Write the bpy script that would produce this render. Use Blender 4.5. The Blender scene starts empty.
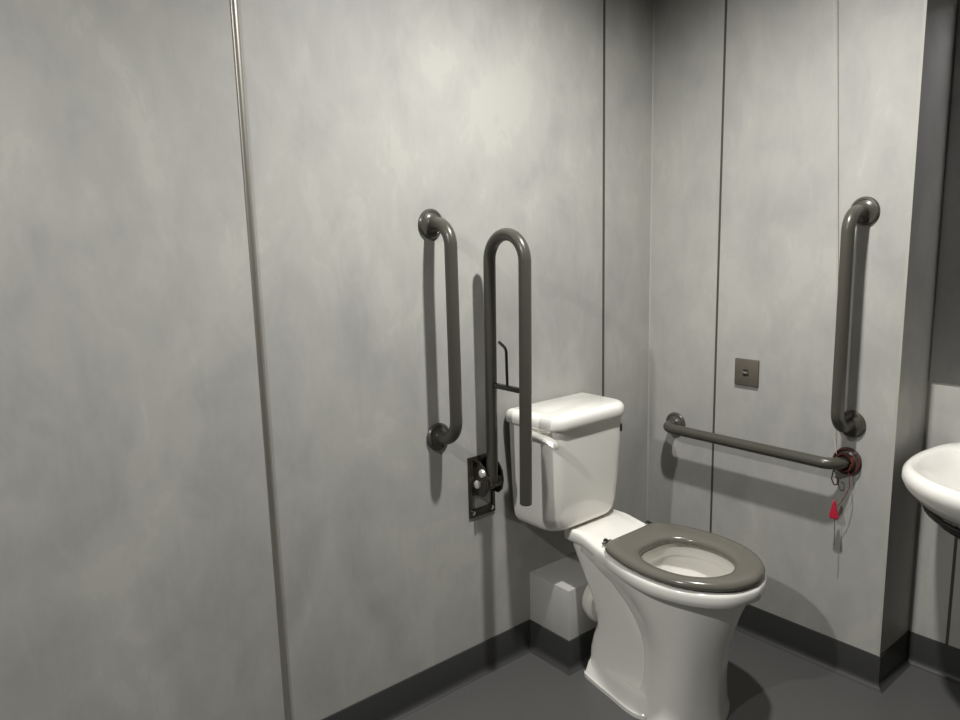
import bpy, bmesh, math
from mathutils import Vector, Matrix
PI = math.pi
sc = bpy.context.scene
col = sc.collection

# ------------------------------------------------------------------ materials
def srgb(r, g, b):
    def c(v):
        v /= 255.0
        return v / 12.92 if v <= 0.04045 else ((v + 0.055) / 1.055) ** 2.4
    return (c(r), c(g), c(b), 1)

def mat(name, color, rough=0.5, metal=0.0, var=0.06, scale=6.0, spec=0.5, bump=0.0, bscale=200.0, coat=0.0, stretch=None):
    m = bpy.data.materials.new(name); m.use_nodes = True
    nt = m.node_tree; b = nt.nodes['Principled BSDF']
    tc = nt.nodes.new('ShaderNodeTexCoord')
    src = tc.outputs['Object']
    if stretch:
        mp = nt.nodes.new('ShaderNodeMapping'); mp.inputs['Scale'].default_value = stretch
        nt.links.new(src, mp.inputs['Vector']); src = mp.outputs['Vector']
    n = nt.nodes.new('ShaderNodeTexNoise'); n.inputs['Scale'].default_value = scale
    n.inputs['Detail'].default_value = 5; n.inputs['Roughness'].default_value = 0.55
    nt.links.new(src, n.inputs['Vector'])
    r = nt.nodes.new('ShaderNodeValToRGB')
    r.color_ramp.elements[0].position = 0.3; r.color_ramp.elements[1].position = 0.7
    r.color_ramp.elements[0].color = tuple(c * (1 - var) for c in color[:3]) + (1,)
    r.color_ramp.elements[1].color = tuple(min(1, c * (1 + var)) for c in color[:3]) + (1,)
    nt.links.new(n.outputs['Fac'], r.inputs['Fac'])
    nt.links.new(r.outputs['Color'], b.inputs['Base Color'])
    b.inputs['Roughness'].default_value = rough; b.inputs['Metallic'].default_value = metal
    b.inputs['Specular IOR Level'].default_value = spec
    b.inputs['Coat Weight'].default_value = coat
    if bump > 0:
        n2 = nt.nodes.new('ShaderNodeTexNoise'); n2.inputs['Scale'].default_value = bscale
        nt.links.new(tc.outputs['Object'], n2.inputs['Vector'])
        bp = nt.nodes.new('ShaderNodeBump'); bp.inputs['Strength'].default_value = bump; bp.inputs['Distance'].default_value = 0.002
        nt.links.new(n2.outputs['Fac'], bp.inputs['Height']); nt.links.new(bp.outputs['Normal'], b.inputs['Normal'])
    return m

def wall_material():
    m = bpy.data.materials.new('concrete_effect_laminate'); m.use_nodes = True
    nt = m.node_tree; b = nt.nodes['Principled BSDF']; L = nt.links.new
    tc = nt.nodes.new('ShaderNodeTexCoord')
    def noise(scale, detail, rough, stretch, dist=0.0):
        mp = nt.nodes.new('ShaderNodeMapping'); mp.inputs['Scale'].default_value = stretch
        L(tc.outputs['Object'], mp.inputs['Vector'])
        n = nt.nodes.new('ShaderNodeTexNoise'); n.inputs['Scale'].default_value = scale
        n.inputs['Detail'].default_value = detail; n.inputs['Roughness'].default_value = rough
        n.inputs['Distortion'].default_value = dist
        L(mp.outputs['Vector'], n.inputs['Vector']); return n.outputs['Fac']
    a = noise(3.6, 4, 0.55, (1, 1, 0.65), 0.7)
    c = noise(11.0, 6, 0.65, (1, 1, 0.6), 0.9)
    d = noise(70.0, 3, 0.6, (1, 1, 0.25))
    m1 = nt.nodes.new('ShaderNodeMath'); m1.operation = 'MULTIPLY_ADD'; m1.inputs[1].default_value = 0.55
    L(c, m1.inputs[0]); L(a, m1.inputs[2])
    m2 = nt.nodes.new('ShaderNodeMath'); m2.operation = 'MULTIPLY_ADD'; m2.inputs[1].default_value = 0.16
    L(d, m2.inputs[0]); L(m1.outputs[0], m2.inputs[2])
    r = nt.nodes.new('ShaderNodeValToRGB'); r.color_ramp.interpolation = 'B_SPLINE'
    r.color_ramp.elements[0].position = 0.62; r.color_ramp.elements[1].position = 0.98
    k = WALL
    r.color_ramp.elements[0].color = (k[0]*0.84, k[1]*0.84, k[2]*0.86, 1)
    r.color_ramp.elements[1].color = (k[0]*1.14, k[1]*1.14, k[2]*1.11, 1)
    L(m2.outputs[0], r.inputs['Fac']); L(r.outputs['Color'], b.inputs['Base Color'])
    b.inputs['Roughness'].default_value = 0.48
    b.inputs['Specular IOR Level'].default_value = 0.35
    return m
WALL = (0.385, 0.382, 0.360)

M = {}
M['wall'] = wall_material()
M['ceiling'] = mat('ceiling_paint', srgb(96, 94, 90), 0.9)
M['wall_dark'] = mat('bounce_darkened_laminate', srgb(92, 91, 87), 0.55, var=0.10, scale=4)  # unseen walls, darkened to cut the light bounced onto the end face
M['floor'] = mat('grey_safety_vinyl', srgb(84, 84, 83), 0.42, var=0.10, scale=240, spec=0.45, bump=0.12, bscale=400)
M['skirt'] = mat('coved_vinyl', srgb(56, 56, 55), 0.5, var=0.08, scale=240, spec=0.4)
M['joint'] = mat('dark_joint_seal', srgb(74, 72, 64), 0.5)
M['bead'] = mat('aluminium_bead', srgb(196, 192, 182), 0.36, metal=0.9, var=0.03)
M['edge'] = mat('pale_corner_bead', srgb(190, 188, 178), 0.4, var=0.03)
M['edge_soft'] = mat('corner_sealant', srgb(170, 168, 160), 0.5, var=0.03)
M['ceramic'] = mat('white_ceramic', srgb(240, 238, 231), 0.12, var=0.01, spec=0.5, coat=0.3)
M['plastic'] = mat('white_plastic', srgb(222, 220, 212), 0.35, var=0.02)
M['seat'] = mat('grey_seat_plastic', srgb(104, 101, 93), 0.2, var=0.03)
M['rail'] = mat('grey_coated_steel', srgb(72, 70, 63), 0.3, var=0.04)
M['rail_dark'] = mat('dark_coated_steel', srgb(46, 42, 36), 0.25, var=0.05)
M['black'] = mat('black_plastic', srgb(30, 28, 26), 0.4)
M['chrome'] = mat('chrome', srgb(205, 203, 198), 0.12, metal=1.0, var=0.02)
M['chrome_soft'] = mat('satin_chrome', srgb(232, 230, 224), 0.35, metal=0.6, var=0.02)
M['box'] = mat('grey_boxing_laminate', srgb(172, 171, 166), 0.5, var=0.05, scale=12)
M['plate'] = mat('grey_plate_metal', srgb(98, 93, 83), 0.45, metal=0.2, var=0.06, scale=30)
M['red'] = mat('red_plastic', srgb(182, 36, 60), 0.35, var=0.06)
M['red_dark'] = mat('red_brown_cord', srgb(92, 42, 36), 0.6, var=0.15, scale=120)
M['cord'] = mat('pale_pink_cord', srgb(184, 172, 162), 0.7, var=0.08, scale=150)
M['cord_grey'] = mat('grey_cord', srgb(96, 84, 78), 0.7, var=0.08, scale=150)
M['mirror'] = mat('mirror_silver', srgb(205, 205, 208), 0.03, metal=1.0, var=0.0)
M['added_door'] = mat('added_dark_reflection', srgb(62, 60, 60), 0.5, var=0.06)  # made-up dark surface for the mirror to reflect
M['water'] = mat('water', srgb(160, 160, 154), 0.12, var=0.0)

# ------------------------------------------------------------------ mesh helpers
def finish(name, bm, m, parent=None, smooth=True, angle=40):
    bmesh.ops.recalc_face_normals(bm, faces=bm.faces)
    me = bpy.data.meshes.new(name); bm.to_mesh(me); bm.free()
    me.materials.append(m)
    if smooth:
        me.shade_smooth()
        try: me.set_sharp_from_angle(angle=math.radians(angle))
        except Exception: pass
    o = bpy.data.objects.new(name, me); col.objects.link(o)
    if parent:
        o.parent = parent
        depth = []
        q = parent
        while q: depth.append(q); q = q.parent
        off = Vector((0, 0, 0))
        for q in depth: off += q.location
        me.transform(Matrix.Translation(-off))
    return o

def thing(name, label, cat, loc, group=None):
    o = bpy.data.objects.new(name, None); o.empty_display_size = 0.05
    o.location = loc; col.objects.link(o)
    o['label'] = label; o['category'] = cat
    if group: o['group'] = group
    return o

def struct(name, bm, m, smooth=False, label=None):
    o = finish(name, bm, m, None, smooth); o['kind'] = 'structure'
    if label: o['label'] = label
    return o

def add_box(bm, x0, x1, y0, y1, z0, z1, bev=0.0, seg=2):
    r = bmesh.ops.create_cube(bm, size=1.0)
    vs = r['verts']
    for v in vs:
        v.co = Vector((x0 + (v.co.x + .5) * (x1 - x0), y0 + (v.co.y + .5) * (y1 - y0), z0 + (v.co.z + .5) * (z1 - z0)))
    if bev > 0:
        es = list({e for v in vs for e in v.link_edges})
        bmesh.ops.bevel(bm, geom=es, offset=bev, segments=seg, profile=0.5, affect='EDGES')
    return vs

def loft(bm, loops, cap0=True, cap1=True, close=True):
    rows = [[bm.verts.new(p) for p in lp] for lp in loops]
    n = len(rows[0])
    for a, b in zip(rows, rows[1:]):
        for i in range(n if close else n - 1):
            j = (i + 1) % n
            bm.faces.new((a[i], a[j], b[j], b[i]))
    if cap0: bm.faces.new(rows[0])
    if cap1: bm.faces.new(rows[-1])
    return rows

def tube(bm, pts, r, seg=20, caps=True):
    pts = [Vector(p) for p in pts]
    clean = [pts[0]]
    for p in pts[1:]:
        if (p - clean[-1]).length > 1e-6: clean.append(p)
    pts = clean
    t0 = (pts[1] - pts[0]).normalized()
    up = Vector((0, 0, 1)) if abs(t0.z) < 0.9 else Vector((1, 0, 0))
    nrm = t0.cross(up).normalized()
    loops = []
    prev = t0
    for i, p in enumerate(pts):
        if i == 0: t = t0
        elif i == len(pts) - 1: t = (pts[i] - pts[i-1]).normalized()
        else: t = ((pts[i+1] - pts[i]).normalized() + (pts[i] - pts[i-1]).normalized()).normalized()
        q = prev.rotation_difference(t); nrm = (q @ nrm).normalized(); prev = t
        bn = t.cross(nrm).normalized()
        rr = r[i] if isinstance(r, (list, tuple)) else r
        loops.append([p + (nrm * math.cos(2*PI*k/seg) + bn * math.sin(2*PI*k/seg)) * rr for k in range(seg)])
    loft(bm, loops, caps, caps)

def fillet(pts, r, n=10):
    pts = [Vector(p) for p in pts]; out = [pts[0]]
    for i in range(1, len(pts) - 1):
        a, b, c = pts[i-1], pts[i], pts[i+1]
        u = (a - b).normalized(); v = (c - b).normalized()
        ang = u.angle(v); rr = r
        d = rr / math.tan(ang / 2)
        d = min(d, (a-b).length * .98 if i == 1 else (a-b).length*.49, (c-b).length * .98 if i == len(pts)-2 else (c-b).length*.49)
        rr = d * math.tan(ang / 2)
        ctr = b + (u + v).normalized() * (rr / math.sin(ang / 2))
        p0 = b + u * d; p1 = b + v * d
        e0 = p0 - ctr; e1 = p1 - ctr; w = e0.angle(e1); ax = e0.cross(e1).normalized()
        for k in range(n + 1):
            out.append(ctr + Matrix.Rotation(w * k / n, 3, ax) @ e0)
    out.append(pts[-1]); return out

def lathe(bm, prof, origin, axis, seg=36):
    """prof: list of (radius, distance along axis)"""
    axis = Vector(axis).normalized(); origin = Vector(origin)
    up = Vector((0, 0, 1)) if abs(axis.z) < 0.9 else Vector((1, 0, 0))
    u = axis.cross(up).normalized(); v = axis.cross(u)
    loops = [[origin + axis * h + (u * math.cos(2*PI*k/seg) + v * math.sin(2*PI*k/seg)) * max(rr, 1e-4) for k in range(seg)] for rr, h in prof]
    loft(bm, loops)

def catmull(P, n=14):
    out = []
    for i in range(len(P) - 1):
        p0 = P[max(i-1, 0)]; p1 = P[i]; p2 = P[i+1]; p3 = P[min(i+2, len(P)-1)]
        if i == 0: p0 = (p1[0], -p2[1])          # mirror across the axis for a smooth nose / tail
        if i + 2 > len(P) - 1: p3 = (p2[0], -p1[1])
        for k in range(n):
            t = k / n
            out.append(tuple(0.5*((2*p1[d]) + (-p0[d]+p2[d])*t + (2*p0[d]-5*p1[d]+4*p2[d]-p3[d])*t*t + (-p0[d]+3*p1[d]-3*p2[d]+p3[d])*t**3) for d in (0, 1)))
    out.append(P[-1]); return out

def half_to_loop(P, z, yc, N=48):
    """P: half outline (x, halfwidth) from tail to nose, ends on the axis; returns closed loop"""
    c = catmull(P)
    L = [0]
    for a, b in zip(c, c[1:]): L.append(L[-1] + math.hypot(b[0]-a[0], b[1]-a[1]))
    def at(s):
        for i in range(len(L) - 1):
            if L[i+1] >= s - 1e-12:
                t = (s - L[i]) / max(L[i+1] - L[i], 1e-9)
                return (c[i][0] + (c[i+1][0]-c[i][0])*t, c[i][1] + (c[i+1][1]-c[i][1])*t)
        return c[-1]
    h = [at(L[-1] * k / N) for k in range(N + 1)]
    lp = [Vector((x, yc + max(w, 0), z)) for x, w in h] + [Vector((x, yc - max(w, 0), z)) for x, w in h[-2:0:-1]]
    return lp

def offset_loop(lp, d, z=None):
    """shrink (d>0) a closed planar loop towards its inside"""
    n = len(lp); out = []
    area = sum(lp[i].x*lp[(i+1) % n].y - lp[(i+1) % n].x*lp[i].y for i in range(n))
    s = 1 if area > 0 else -1
    for i in range(n):
        t = (lp[(i+1) % n] - lp[i-1]); t.z = 0; t.normalize()
        nn = Vector((-t.y, t.x, 0)) * s
        p = lp[i] + nn * d
        if z is not None: p = Vector((p.x, p.y, z))
        out.append(p)
    return out

def superellipse(x0, x1, yc, hw, z, n=4.0, N=64):
    xc = (x0 + x1) / 2; a = (x1 - x0) / 2
    lp = []
    for k in range(N):
        t = 2*PI*k/N; c, s = math.cos(t), math.sin(t)
        lp.append(Vector((xc + a*math.copysign(abs(c)**(2/n), c), yc + hw*math.copysign(abs(s)**(2/n), s), z)))
    return lp

# ------------------------------------------------------------------ the room
X1 = 0.852      # outer corner of the projecting wall
RY = 0.216      # recess wall plane
H = 2.45
def box_bm(*a, **k):
    bm = bmesh.new(); add_box(bm, *a, **k); return bm
struct('floor', box_bm(-0.1, 3.1, -3.9, 0.316, -0.1, 0.0), M['floor'])
struct('ceiling', box_bm(-0.1, 3.1, -3.9, 0.316, H, H + 0.1), M['ceiling'])
struct('wall_left', box_bm(-0.1, 0.0, -3.8, 0.316, 0.0, H), M['wall'])
struct('wall_right', box_bm(0.0, X1, 0.0, 0.316, 0.0, H), M['wall'])
struct('wall_recess', box_bm(X1, 3.0, RY, 0.316, 0.0, H), M['wall'])
struct('wall_opposite', box_bm(3.0, 3.1, -3.8, 0.316, 0.0, H), M['wall_dark'])
struct('wall_behind', box_bm(-0.1, 3.1, -3.9, -3.8, 0.0, H), M['wall_dark'])

# panel joints and beads
SK = 0.101
def bead(y, w, h, x=0.0):
    bm = bmesh.new()
    prof = [(-w/2, 0.0), (-w/2, h*0.45), (-w*0.3, h*0.85), (0, h), (w*0.3, h*0.85), (w/2, h*0.45), (w/2, 0.0)]
    loft(bm, [[Vector((x + b, y + a, z)) for a, b in prof] for z in (SK, H)])
    return bm
struct('trim_1', bead(-1.478, 0.015, 0.006), M['bead'], True)
struct('trim_2', box_bm(0.0, 0.0018, -0.257-0.0045, -0.257+0.0045, SK, H), M['joint'])
struct('trim_3', box_bm(0.276-0.0035, 0.276+0.0035, -0.0018, 0.0, SK, H), M['joint'])
bm = bmesh.new(); loft(bm, [[Vector((0, 0, z)), Vector((0.004, 0, z)), Vector((0.0025, -0.0025, z)), Vector((0, -0.004, z))] for z in (SK, H)])
struct('trim_4', bm, M['edge_soft'])
bm = bmesh.new(); loft(bm, [[Vector((X1 - 0.006, 0, z)), Vector((X1 - 0.006, -0.0015, z)), Vector((X1 + 0.0015, -0.0015, z)), Vector((X1 + 0.0015, 0.006, z)), Vector((X1, 0.006, z)), Vector((X1, 0, z))] for z in (SK, H)])
struct('trim_5', bm, M['edge_soft'])
struct('trim_6', box_bm(0.960-0.004, 0.960+0.004, RY-0.0018, RY, SK, 0.90), M['joint'])

# pipe boxing behind the pan
BX0, BX1, BY0, BY1 = 0.0, 0.178, -0.62, -0.36
t = thing('pipe_boxing', 'low grey pipe box on the wall behind and below the toilet cistern', 'pipe box', (0.09, -0.5, 0))
finish('casing', box_bm(0.0, BX1, BY0, BY1, 0.0, 0.268, bev=0.002), M['box'], t)

# coved skirting
PATH = [(0, -3.8), (0, BY0), (BX1, BY0), (BX1, BY1), (0, BY1), (0, 0), (X1, 0), (X1, RY), (3.0, RY), (3.0, -3.8), (0, -3.8)]
PROF = [(0.0, SK), (0.004, SK), (0.005, SK - 0.003), (0.005, 0.022), (0.006, 0.014), (0.009, 0.008), (0.014, 0.003), (0.020, 0.001), (0.022, 0.0), (0.0, 0.0)]
NAMES = ['baseboard_left', 'trim_7', 'trim_8', 'trim_9', 'baseboard_corner', 'baseboard_right', 'baseboard_return', 'baseboard_recess', 'baseboard_opposite', 'baseboard_behind']
def mitre(i, d):
    P = [Vector(p) for p in PATH]
    n = len(P) - 1
    p = P[i % n]; a = P[(i - 1) % n]; c = P[(i + 1) % n]
    u = (p - a).normalized(); v = (c - p).normalized()
    nu = Vector((u.y, -u.x)); nv = Vector((v.y, -v.x))      # room is on the right hand of the path
    k = (nu + nv); k = k / (1 + nu.dot(nv))
    return p + k * d
for i, nm in enumerate(NAMES):
    bm = bmesh.new()
    lps = []
    for j in (i, i + 1):
        lps.append([Vector((*mitre(j, d), z)) for d, z in PROF])
    loft(bm, lps)
    struct(nm, bm, M['skirt'], True)

# dark slab added on the left wall, out of view, to darken the mirror
struct('added_door_1', box_bm(0.0, 0.03, -3.42, -2.42, 0.0, 2.1, bev=0.003), M['added_door'])

# ------------------------------------------------------------------ toilet
YC = -0.505
toilet = thing('toilet', 'white close-coupled toilet with grey seat in the room corner', 'toilet', (0.4, YC, 0.0))

# pan
bm = bmesh.new()
ZR = 0.450
RIM = [(0.135, 0), (0.136, 0.095), (0.150, 0.112), (0.20, 0.115), (0.30, 0.121), (0.38, 0.152), (0.47, 0.175), (0.555, 0.175), (0.647, 0.144), (0.712, 0.087), (0.739, 0)]
BODY = [
    # z, outline
    (0.402, [(0.100, 0), (0.101, 0.085), (0.115, 0.100), (0.20, 0.104), (0.30, 0.112), (0.38, 0.136), (0.47, 0.155), (0.56, 0.155), (0.64, 0.128), (0.70, 0.078), (0.724, 0)]),
]
rim = half_to_loop(RIM, ZR, YC)
loops = []
loops.append(offset_loop(rim, 0.024, 0.406))
loops.append(offset_loop(rim, 0.009, 0.409))
loops.append(offset_loop(rim, 0.0015, 0.414))
loops.append(offset_loop(rim, 0.0, 0.425))
loops.append(offset_loop(rim, 0.0, ZR - 0.010))
loops.append(offset_loop(rim, 0.0025, ZR - 0.003))
loops.append(offset_loop(rim, 0.008, ZR))
HOLE = [(0.405, 0), (0.407, 0.045), (0.430, 0.085), (0.49, 0.112), (0.56, 0.112), (0.63, 0.085), (0.672, 0.045), (0.684, 0)]
def hole(sx, z):
    xc = 0.545
    return half_to_loop([(xc + (x - xc)*sx, w*sx) for x, w in HOLE], z, YC)
loops.append(hole(1.04, ZR))
loops.append(hole(1.0, ZR - 0.004))
loops.append(hole(0.985, ZR - 0.035))
loops.append(hole(1.0, ZR - 0.040))
loops.append(hole(1.05, ZR - 0.042))
loops.append(hole(1.05, ZR - 0.055))
loops.append(hole(0.94, ZR - 0.10))
loops.append(hole(0.74, ZR - 0.16))
loops.append(hole(0.52, ZR - 0.20))
loops.append(hole(0.40, ZR - 0.24))
loft(bm, loops, cap0=False, cap1=True)
# the platform under the cistern stands a little proud of the rim
for v in bm.verts:
    if v.co.z > 0.40 and v.co.x < 0.31:
        q = min(1, (0.31 - v.co.x) / 0.11); q = q*q*(3 - 2*q)
        v.co.z += 0.016 * q
        v.co.y += 0.010 * q
        if v.co.y > YC: v.co.y += 0.008 * q
# front pedestal
def ped(z, xb, xf, hw, hb):
    L = xf - xb
    return half_to_loop([(xb, 0), (xb + 0.004, hb*0.85), (xb + 0.03, hb), (xb + L*0.38, hw*0.97), (xb + L*0.58, hw), (xb + L*0.80, hw*0.80), (xb + L*0.94, hw*0.42), (xf, 0)], z, YC)
S = [(0.425, 0.20, 0.712, 0.150, 0.100), (0.407, 0.20, 0.712, 0.150, 0.100), (0.385, 0.235, 0.703, 0.146, 0.098), (0.35, 0.30, 0.688, 0.139, 0.094), (0.30, 0.37, 0.670, 0.130, 0.094),
     (0.25, 0.415, 0.654, 0.123, 0.096), (0.20, 0.440, 0.643, 0.120, 0.100), (0.15, 0.448, 0.637, 0.121, 0.104), (0.10, 0.446, 0.635, 0.125, 0.108),
     (0.05, 0.436, 0.637, 0.131, 0.114), (0.02, 0.430, 0.640, 0.136, 0.118), (0.012, 0.428, 0.643, 0.140, 0.122), (0.0, 0.428, 0.643, 0.140, 0.122)]
loft(bm, [ped(*s) for s in S], cap0=False)
# trap body behind the bowl
T = [(0.425, 0.150, 0.375, 0.096), (0.410, 0.150, 0.375, 0.096), (0.37, 0.168, 0.385, 0.092), (0.32, 0.192, 0.400, 0.087), (0.27, 0.217, 0.42, 0.084), (0.22, 0.238, 0.455, 0.083), (0.17, 0.240, 0.52, 0.083),
     (0.13, 0.226, 0.52, 0.086), (0.09, 0.219, 0.52, 0.092), (0.065, 0.222, 0.52, 0.098), (0.050, 0.221, 0.52, 0.104)]
loft(bm, [superellipse(x0, x1, YC, hw, z, 4.5) for z, x0, x1, hw in T], cap0=False)
# foot plinth
foot = [(0.222, 0), (0.222, 0.080), (0.226, 0.098), (0.240, 0.106), (0.34, 0.126), (0.46, 0.143), (0.52, 0.10), (0.53, 0)]
lp = half_to_loop(foot, 0, YC)
loft(bm, [offset_loop(lp, 0.0, 0.0), offset_loop(lp, 0.0, 0.012), offset_loop(lp, 0.005, 0.016), offset_loop(lp, 0.014, 0.05), offset_loop(lp, 0.022, 0.062)])
# outlet spigot
lathe(bm, [(0.046, 0), (0.052, 0.002), (0.052, 0.03), (0.046, 0.06)], (0.215, YC, 0.215), (1, 0, 0))
pan = finish('pan', bm, M['ceramic'], toilet, True, 50)
# water in the trap
bm = bmesh.new()
w = hole(0.585, ZR - 0.192); loft(bm, [w, offset_loop(w, 0.002, ZR - 0.190)])
finish('water', bm, M['water'], pan)

# outlet connector
bm = bmesh.new()
lathe(bm, [(0.054, 0), (0.060, 0.003), (0.064, 0.010), (0.064, 0.020), (0.070, 0.024), (0.072, 0.030), (0.072, 0.044), (0.068, 0.050), (0.053, 0.052)], (BX1 + 0.001, YC, 0.215), (1, 0, 0))
finish('outlet_connector', bm, M['plastic'], toilet)

# seat
bm = bmesh.new()
ZS = 0.456
SO = [(0.318, 0), (0.318, 0.085), (0.322, 0.112), (0.340, 0.134), (0.385, 0.153), (0.45, 0.170), (0.53, 0.175), (0.61, 0.160), (0.674, 0.122), (0.718, 0.069), (0.735, 0)]
SI = [(0.416, 0), (0.419, 0.046), (0.440, 0.080), (0.49, 0.106), (0.55, 0.109), (0.605, 0.092), (0.648, 0.054), (0.666, 0)]
so = half_to_loop(SO, ZS, YC); si = half_to_loop(SI, ZS, YC - 0.020)
TH = 0.024
ring = [offset_loop(so, 0.006, ZS), offset_loop(so, 0.001, ZS + 0.004), offset_loop(so, 0.0, ZS + 0.010), offset_loop(so, 0.004, ZS + TH*0.75), offset_loop(so, 0.012, ZS + TH*0.93),
        offset_loop(so, 0.026, ZS + TH)]
mid = [a.lerp(b, 0.5) for a, b in zip(so, si)]
ring.append([Vector((p.x, p.y, ZS + TH)) for p in mid])
ring += [offset_loop(si, -0.020, ZS + TH*0.97), offset_loop(si, -0.008, ZS + TH*0.86), offset_loop(si, -0.002, ZS + TH*0.62), offset_loop(si, 0.0, ZS + 0.005), offset_loop(si, -0.004, ZS)]
rows = loft(bm, ring, False, False)
n = len(rows[0])
for i in range(n):
    j = (i + 1) % n
    bm.faces.new((rows[-1][i], rows[-1][j], rows[0][j], rows[0][i]))
seat = finish('seat', bm, M['seat'], toilet, True, 60)
for s in (-1, 1):
    bm = bmesh.new()
    y = YC + 0.010 + s * 0.100
    lathe(bm, [(0.009, 0), (0.010, 0.002), (0.010, 0.006), (0.008, 0.010), (0.007, 0.020), (0.005, 0.023)], (0.304, y, ZR), (0, 0, 1), 24)
    add_box(bm, 0.300, 0.330, y - 0.008, y + 0.008, ZR + 0.010, ZR + 0.021, 0.003)
    h = finish('hinge', bm, M['black'], seat); h['label'] = 'small black hinge post'
    bm = bmesh.new()
    tube(bm, [(0.309, y - 0.018, ZR + 0.015), (0.309, y + 0.018, ZR + 0.015)], 0.0045, 14)
    finish('hinge_pin', bm, M['chrome'], seat)

# cistern
CY = -0.545
bm = bmesh.new()
C = [(0.467, 0.030, 0.158, 0.098), (0.470, 0.015, 0.172, 0.126), (0.479, 0.012, 0.182, 0.145), (0.496, 0.010, 0.188, 0.155), (0.522, 0.010, 0.192, 0.160), (0.60, 0.009, 0.199, 0.163), (0.70, 0.008, 0.204, 0.167), (0.803, 0.008, 0.208, 0.170)]
def rrect(x0, x1, yc, hw, z, rb, rf, k=8):
    """rounded rectangle, back corners rb, front corners rf"""
    lp = []
    for cx, cy, a0, r in ((x1 - rf, yc + hw - rf, 0, rf), (x0 + rb, yc + hw - rb, 90, rb), (x0 + rb, yc - hw + rb, 180, rb), (x1 - rf, yc - hw + rf, 270, rf)):
        for i in range(k + 1):
            a = math.radians(a0 + 90*i/k)
            lp.append(Vector((cx + r*math.cos(a), cy + r*math.sin(a), z)))
    return lp
loft(bm, [rrect(x0, x1, CY, hw, z, 0.02, 0.052) for z, x0, x1, hw in C])
cist = finish('cistern', bm, M['ceramic'], toilet, True, 50)
bm = bmesh.new()
ZL = 0.798
lid = rrect(0.004, 0.222, CY - 0.002, 0.179, ZL, 0.022, 0.070, 10)
loft(bm, [offset_loop(lid, 0.010, ZL), offset_loop(lid, 0.003, ZL + 0.002), offset_loop(lid, 0.0, ZL + 0.008), offset_loop(lid, 0.0, ZL + 0.024), offset_loop(lid, 0.003, ZL + 0.034), offset_loop(lid, 0.010, ZL + 0.040), offset_loop(lid, 0.020, ZL + 0.043)])
finish('lid', bm, M['ceramic'], cist, True, 50)
# lever along the near side
bm = bmesh.new()
LY = CY - 0.170
lathe(bm, [(0.014, 0), (0.016, 0.003), (0.016, 0.010), (0.011, 0.014)], (0.105, LY + 0.002, 0.782), (0, -1, 0), 24)
pts = [(0.096, LY - 0.016, 0.784), (0.150, LY - 0.018, 0.786), (0.200, LY - 0.020, 0.784), (0.232, LY - 0.020, 0.776), (0.243, LY - 0.020, 0.766)]
rows = []
for (x, y, z), (hw, hh) in zip(pts, [(0.012, 0.010), (0.015, 0.009), (0.018, 0.008), (0.018, 0.009), (0.012, 0.005)]):
    rows.append([Vector((x, y + hw*math.cos(a), z + hh*math.sin(a))) for a in [2*PI*k/16 for k in range(16)]])
loft(bm, rows)
lv = finish('flush_lever', bm, M['chrome_soft'], cist); lv['label'] = 'chrome flush lever'
bm = bmesh.new()
lathe(bm, [(0.012, -0.004), (0.012, 0.003), (0.010, 0.005)], (0, 0, 0), (1, 0, 0), 24)
bm.transform(Matrix.Translation((0.2000, CY + 0.168 - 0.0275, 0.757)) @ Matrix.Rotation(math.radians(30), 4, 'Z') @ Matrix.Diagonal((1, 0.55, 1.1, 1)))
p = finish('hole_plug', bm, M['black'], cist); p['label'] = 'small black plug near the top corner'

# ------------------------------------------------------------------ rails
RR = 0.0175
def flange_bm(o, ax, R=0.040):
    bm = bmesh.new()
    lathe(bm, [(R - 0.001, 0.0), (R, 0.002), (R, 0.006), (R - 0.003, 0.010), (R - 0.008, 0.0115), (R - 0.0095, 0.010), (R - 0.014, 0.012), (RR + 0.004, 0.014), (RR + 0.001, 0.018), (RR - 0.001, 0.018)], o, ax, 40)
    return bm
def grab_rail(label, a, b, ax, off, bend=0.055):
    a, b, ax = Vector(a), Vector(b), Vector(ax)
    t = thing('grab_rail', label, 'grab rail', a if a.z <= b.z else b, 'fixed grab rails')
    bm = bmesh.new()
    tube(bm, fillet([a + ax*0.002, a + ax*off, b + ax*off, b + ax*0.002], bend, 12), RR, 24)
    finish('bar', bm, M['rail'], t, True, 60)
    for q in (a, b):
        finish('flange', flange_bm(q, ax), M['rail'], t, True, 35)
    return t
grab_rail('dark grey vertical grab rail on the long wall left of the hinged rail', (0, -0.972, 1.40), (0, -0.972, 0.80), (1, 0, 0), 0.090, 0.062)
grab_rail('dark grey vertical grab rail on the side wall near its outer corner', (0.733, 0, 1.405), (0.733, 0, 0.792), (0, -1, 0), 0.100)
grab_rail('dark grey horizontal grab rail on the side wall beside the toilet', (0.123, 0, 0.682), (0.728, 0, 0.680), (0, -1, 0), 0.078, 0.046)

# hinged support rail, folded up
DY = -0.815
dr = thing('hinged_support_rail', 'dark grey hinged looped support rail folded up against the wall beside the cistern', 'support rail', (0, DY, 0.62))
bm = bmesh.new()
ri, ro = (0.052, 0.062), (0.198, 0.208)      # x at the bottom / x at the top of the two legs
zt = 1.368
tz = zt - 0.075
pts = [Vector((ri[0], DY, 0.63)), Vector((ri[1], DY, tz))]
cx = (ri[1] + ro[1]) / 2; rr = (ro[1] - ri[1]) / 2
pts += [Vector((cx - rr*math.cos(PI*k/18), DY, tz + rr*math.sin(PI*k/18))) for k in range(1, 18)]
pts += [Vector((ro[1], DY, tz)), Vector((ro[0], DY, 0.612))]
tube(bm, pts, 0.0175, 24)
lathe(bm, [(0.0175, 0), (0.0165, 0.003), (0.012, 0.005)], (ro[0], DY, 0.612), (0, 0, -1), 24)
finish('loop_bar', bm, M['rail'], dr, True, 60)
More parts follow.
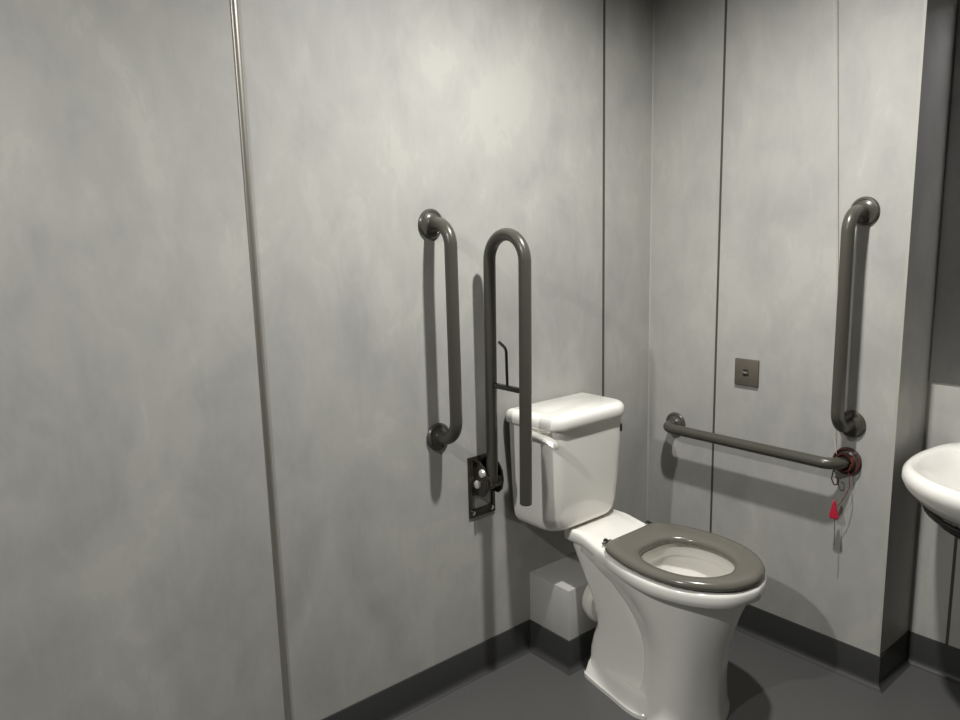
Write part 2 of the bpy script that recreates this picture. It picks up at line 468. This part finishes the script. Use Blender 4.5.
# wall plate with its window
bm = bmesh.new()
py0, py1, pz0, pz1 = DY - 0.052, DY + 0.050, 0.522, 0.712
add_box(bm, 0, 0.006, py0, py0 + 0.012, pz0, pz1, 0.0015)
add_box(bm, 0, 0.006, py1 - 0.012, py1, pz0, pz1, 0.0015)
add_box(bm, 0, 0.006, py0 + 0.010, py1 - 0.010, pz0, pz0 + 0.026, 0.0015)
add_box(bm, 0, 0.006, py0 + 0.010, py1 - 0.010, 0.590, pz1, 0.0015)
wp = finish('wall_plate', bm, M['rail_dark'], dr)
for y in (py0 + 0.014, py1 - 0.014):
    for z in (pz0 + 0.014,):
        bm = bmesh.new(); lathe(bm, [(0.007, 0), (0.007, 0.002), (0.004, 0.004)], (0.006, y, z), (1, 0, 0), 16)
        finish('screw', bm, M['chrome'], wp)
# cheeks holding the pivot
for s in (-1, 1):
    bm = bmesh.new()
    y = DY + s * 0.030
    out = [(0.005, 0.597), (0.046, 0.597), (0.062, 0.612), (0.068, 0.640), (0.064, 0.668), (0.050, 0.690), (0.030, 0.702), (0.005, 0.704)]
    loft(bm, [[Vector((x, y - 0.004, z)) for x, z in out], [Vector((x, y + 0.004, z)) for x, z in out]])
    bmesh.ops.bevel(bm, geom=list(bm.edges), offset=0.0012, segments=2, affect='EDGES')
    finish('hinge_cheek', bm, M['rail_dark'], dr)
bm = bmesh.new()
tube(bm, [(0.048, DY - 0.024, 0.640), (0.048, DY + 0.024, 0.640)], 0.022, 24)
finish('pivot_barrel', bm, M['rail_dark'], dr)
for x, z in ((0.050, 0.672), (0.026, 0.632)):
    bm = bmesh.new()
    lathe(bm, [(0.013, 0), (0.013, 0.003), (0.011, 0.007), (0.006, 0.009)], (x, DY - 0.034, z), (0, -1, 0), 20)
    b = finish('pivot_bolt', bm, M['chrome_soft'], dr); b['label'] = 'bright round bolt head'
# paper roll holder between the legs
bm = bmesh.new()
zc = 0.936
add_box(bm, 0.060, 0.204, DY - 0.008, DY + 0.008, zc - 0.007, zc + 0.007, 0.002)
rh = finish('roll_holder', bm, M['rail_dark'], dr)
bm = bmesh.new()
tube(bm, fillet([(0.128, DY, zc), (0.126, DY, 1.048), (0.100, DY - 0.004, 1.066)], 0.02, 6), 0.0042, 12)
finish('hook', bm, M['black'], rh)

# ------------------------------------------------------------------ reset switch
sw = thing('wall_switch', 'small square grey metal plate on the side wall above the horizontal rail', 'switch', (0.393, 0, 0.901))
bm = bmesh.new(); add_box(bm, 0.352, 0.436, -0.009, 0.0, 0.859, 0.947, 0.003)
finish('face_plate', bm, M['plate'], sw)
bm = bmesh.new(); add_box(bm, 0.384, 0.403, -0.0105, -0.0088, 0.892, 0.913, 0.0008)
bz = finish('recess', bm, M['black'], sw)
bm = bmesh.new(); add_box(bm, 0.384, 0.402, -0.014, -0.010, 0.899, 0.907, 0.0015)
finish('button', bm, M['chrome'], sw)

# ------------------------------------------------------------------ emergency pull cord
pc = thing('pull_cord', 'pale cord from the ceiling with red wraps and red triangular pull at the rail end', 'pull cord', (0.70, -0.05, 0.42))
bm = bmesh.new()
tube(bm, fillet([(0.614, -0.069, H), (0.637, -0.050, 1.98), (0.668, -0.026, 1.355), (0.678, -0.020, 1.10), (0.694, -0.020, 0.74), (0.706, -0.030, 0.700)], 0.05, 4), 0.0010, 8)
finish('cord', bm, M['cord'], pc)
# wraps around the flange end of the horizontal rail
bm = bmesh.new()
pts = []
for k in range(0, 97):
    a = 2*PI*k/24
    y = -0.016 - 0.016*k/96
    r = 0.024 + 0.0015*math.sin(k*0.9)
    pts.append((0.728 + r*math.cos(a), y, 0.678 + r*math.sin(a)))
tube(bm, pts, 0.0030, 8)
pts = [(0.728 + 0.0375*math.cos(2*PI*k/32), -0.013, 0.678 + 0.0375*math.sin(2*PI*k/32)) for k in range(4, 36)]
tube(bm, pts, 0.0026, 8)
w = finish('cord_wrap', bm, M['red_dark'], pc); w['label'] = 'red cord wound round the rail end'
bm = bmesh.new()
pts = [Vector((0.707, -0.045, 0.655)), Vector((0.704, -0.048, 0.628)), Vector((0.712, -0.048, 0.610)), Vector((0.722, -0.046, 0.613)), Vector((0.722, -0.045, 0.632)), Vector((0.712, -0.046, 0.636))]
tube(bm, fillet(pts, 0.008, 4), 0.0020, 8)
tube(bm, fillet([(0.744, -0.030, 0.655), (0.752, -0.034, 0.610), (0.744, -0.048, 0.580), (0.728, -0.050, 0.548)], 0.03, 5), 0.0012, 8)
kn = finish('cord_loop', bm, M['red_dark'], pc)
bm = bmesh.new()
tri = [(0.7150, 0.564), (0.7195, 0.564), (0.732, 0.514), (0.729, 0.507), (0.708, 0.507), (0.7045, 0.514)]
def trl(y, d):
    c = Vector((0.718, y, 0.530))
    return [c + (Vector((x, y, z)) - c) * d for x, z in tri]
loft(bm, [trl(-0.055, 0.85), trl(-0.053, 1.0), trl(-0.047, 1.0), trl(-0.045, 0.85)])
tr = finish('triangle_pull', bm, M['red'], pc, False); tr['label'] = 'red triangular pull'
bm = bmesh.new()
tube(bm, [(0.721, -0.050, 0.506), (0.723, -0.050, 0.47), (0.723, -0.050, 0.424)], 0.0014, 8)
finish('cord_tail', bm, M['cord_grey'], pc)

# ------------------------------------------------------------------ mirror
mr = thing('mirror', 'frameless wall mirror above the basin in the recess', 'mirror', (1.17, RY, 0.905))
bm = bmesh.new(); add_box(bm, 0.857, 1.47, RY - 0.006, RY, 0.905, 1.95, 0.001)
finish('glass', bm, M['mirror'], mr)

# ------------------------------------------------------------------ basin
BC = 1.155
bs = thing('wash_basin', 'white rounded ceramic wash basin on the recess wall under the mirror', 'basin', (BC, RY, 0.55))
def bas(z, hw, yf, yb=RY, inset=0.0):
    """D-shaped outline: flat against the wall, round to the front"""
    lp = []
    N = 40
    d = yb - yf
    P = [(yb, hw*0.84), (yb - d*0.05, hw*0.90), (yb - d*0.15, hw*0.955), (yb - d*0.38, hw), (yb - d*0.60, hw*0.955), (yb - d*0.78, hw*0.80), (yb - d*0.93, hw*0.48), (yf, 0)]
    c = []
    Q = [(P[0][0] + 0.02, P[0][1] - 0.005)] + P + [(P[-2][0], -P[-2][1])]
    for i in range(1, len(Q) - 2):
        for k in range(8):
            t = k / 8
            c.append(tuple(0.5*((2*Q[i][e]) + (-Q[i-1][e]+Q[i+1][e])*t + (2*Q[i-1][e]-5*Q[i][e]+4*Q[i+1][e]-Q[i+2][e])*t*t + (-Q[i-1][e]+3*Q[i][e]-3*Q[i+1][e]+Q[i+2][e])*t**3) for e in (0, 1)))
    c.append(P[-1])
    lp = [Vector((BC - w, y, z)) for y, w in c] + [Vector((BC + w, y, z)) for y, w in c[-2::-1]]
    return lp
bm = bmesh.new()
ZB = 0.735
OUT = [(0.545, 0.085, 0.06), (0.558, 0.125, -0.01), (0.58, 0.168, -0.09), (0.61, 0.205, -0.16), (0.645, 0.234, -0.22), (0.68, 0.257, -0.258), (0.705, 0.264, -0.272), (0.722, 0.262, -0.269), (0.732, 0.254, -0.260), (ZB, 0.246, -0.250)]
loops = [bas(z, hw, yf) for z, hw, yf in OUT]
IN = [(ZB - 0.001, 0.236, -0.238, 0.150), (0.728, 0.226, -0.226, 0.145), (0.70, 0.206, -0.188, 0.132), (0.66, 0.162, -0.15, 0.115), (0.62, 0.118, -0.09, 0.09), (0.60, 0.05, 0.0, 0.06)]
loops += [bas(z, hw, yf, yb) for z, hw, yf, yb in IN]
loft(bm, loops)
finish('bowl', bm, M['ceramic'], bs, True, 60)
bm = bmesh.new()
lathe(bm, [(0.022, 0), (0.022, 0.004), (0.016, 0.004), (0.012, 0.002)], (BC, 0.03, 0.600), (0, 0, 1), 24)
finish('waste', bm, M['chrome'], bs)
bm = bmesh.new()   # dark carrier under the bowl
for zz, k in ((0.606, 1.08), (0.580, 0.98)):
    lp = [(BC + 0.225*k*math.sin(PI*(i/24 - 0.5)), RY - 0.004 - 0.36*k*math.cos(PI*(i/24 - 0.5))**0.8 if 0 < i < 24 else RY - 0.004, zz) for i in range(25)]
    tube(bm, lp, 0.0085, 12)
cr = finish('carrier_bracket', bm, M['black'], bs); cr['label'] = 'dark curved bracket under the bowl'
bm = bmesh.new()
tube(bm, fillet([(BC, 0.06, 0.57), (BC, 0.06, 0.42), (BC, 0.13, 0.38), (BC, 0.15, 0.45), (BC, RY, 0.46)], 0.03, 6), 0.018, 16)
finish('waste_trap', bm, M['black'], bs)
bm = bmesh.new()   # tap
lathe(bm, [(0.026, 0), (0.026, 0.006), (0.019, 0.012), (0.018, 0.075), (0.020, 0.085), (0.012, 0.092)], (BC, 0.178, ZB), (0, 0, 1), 24)
tube(bm, fillet([(BC, 0.178, ZB + 0.055), (BC, 0.09, ZB + 0.075), (BC, 0.06, ZB + 0.055)], 0.02, 5), 0.011, 16)
tube(bm, [(BC, 0.178, ZB + 0.088), (BC, 0.178, ZB + 0.10), (BC + 0.02, 0.06, ZB + 0.125)], [0.012, 0.010, 0.006], 12)
finish('tap', bm, M['chrome'], bs)

# ------------------------------------------------------------------ light
def lamp(name, loc, power, angle=160, blend=0.5, radius=0.035, colr=(1.0, 0.985, 0.955), aim=(0, 0, -1)):
    d = bpy.data.lights.new(name, 'SPOT'); d.energy = power; d.spot_size = math.radians(angle); d.spot_blend = blend
    d.shadow_soft_size = radius; d.color = colr
    o = bpy.data.objects.new(name, d); o.location = loc
    o.rotation_euler = Vector(aim).to_track_quat('-Z', 'Y').to_euler(); col.objects.link(o)
    return o
lamp('ceiling_downlight', (0.80, -0.87, H - 0.02), 134, 157, 0.9)
lamp('ceiling_downlight', (0.74, -2.95, H - 0.02), 116, 172, 0.6)
w = bpy.data.worlds.new('World'); sc.world = w; w.use_nodes = True
w.node_tree.nodes['Background'].inputs[0].default_value = (0.5, 0.5, 0.5, 1)
w.node_tree.nodes['Background'].inputs[1].default_value = 0.0

# ------------------------------------------------------------------ camera
cam = bpy.data.cameras.new('camera'); cam.sensor_width = 36; cam.lens = 36 * 723.8 / 960
co = bpy.data.objects.new('camera', cam); col.objects.link(co)
r = Vector((0.63834594, 0.76934217, -0.02504171)); u = Vector((-0.11204581, 0.12505511, 0.9858027)); d = Vector((-0.76155118, 0.62647733, -0.16602999))
Mx = Matrix.Identity(4)
for i in range(3):
    Mx[i][0] = r[i]; Mx[i][1] = u[i]; Mx[i][2] = -d[i]
Mx.translation = Vector((1.6345, -2.1522, 1.3574))
co.matrix_world = Mx
cam.clip_start = 0.02
sc.camera = co

sc.view_settings.view_transform = 'Standard'; sc.view_settings.look = 'None'
sc.view_settings.gamma = 1; sc.view_settings.use_curve_mapping = False
sc.view_settings.exposure = 0.1
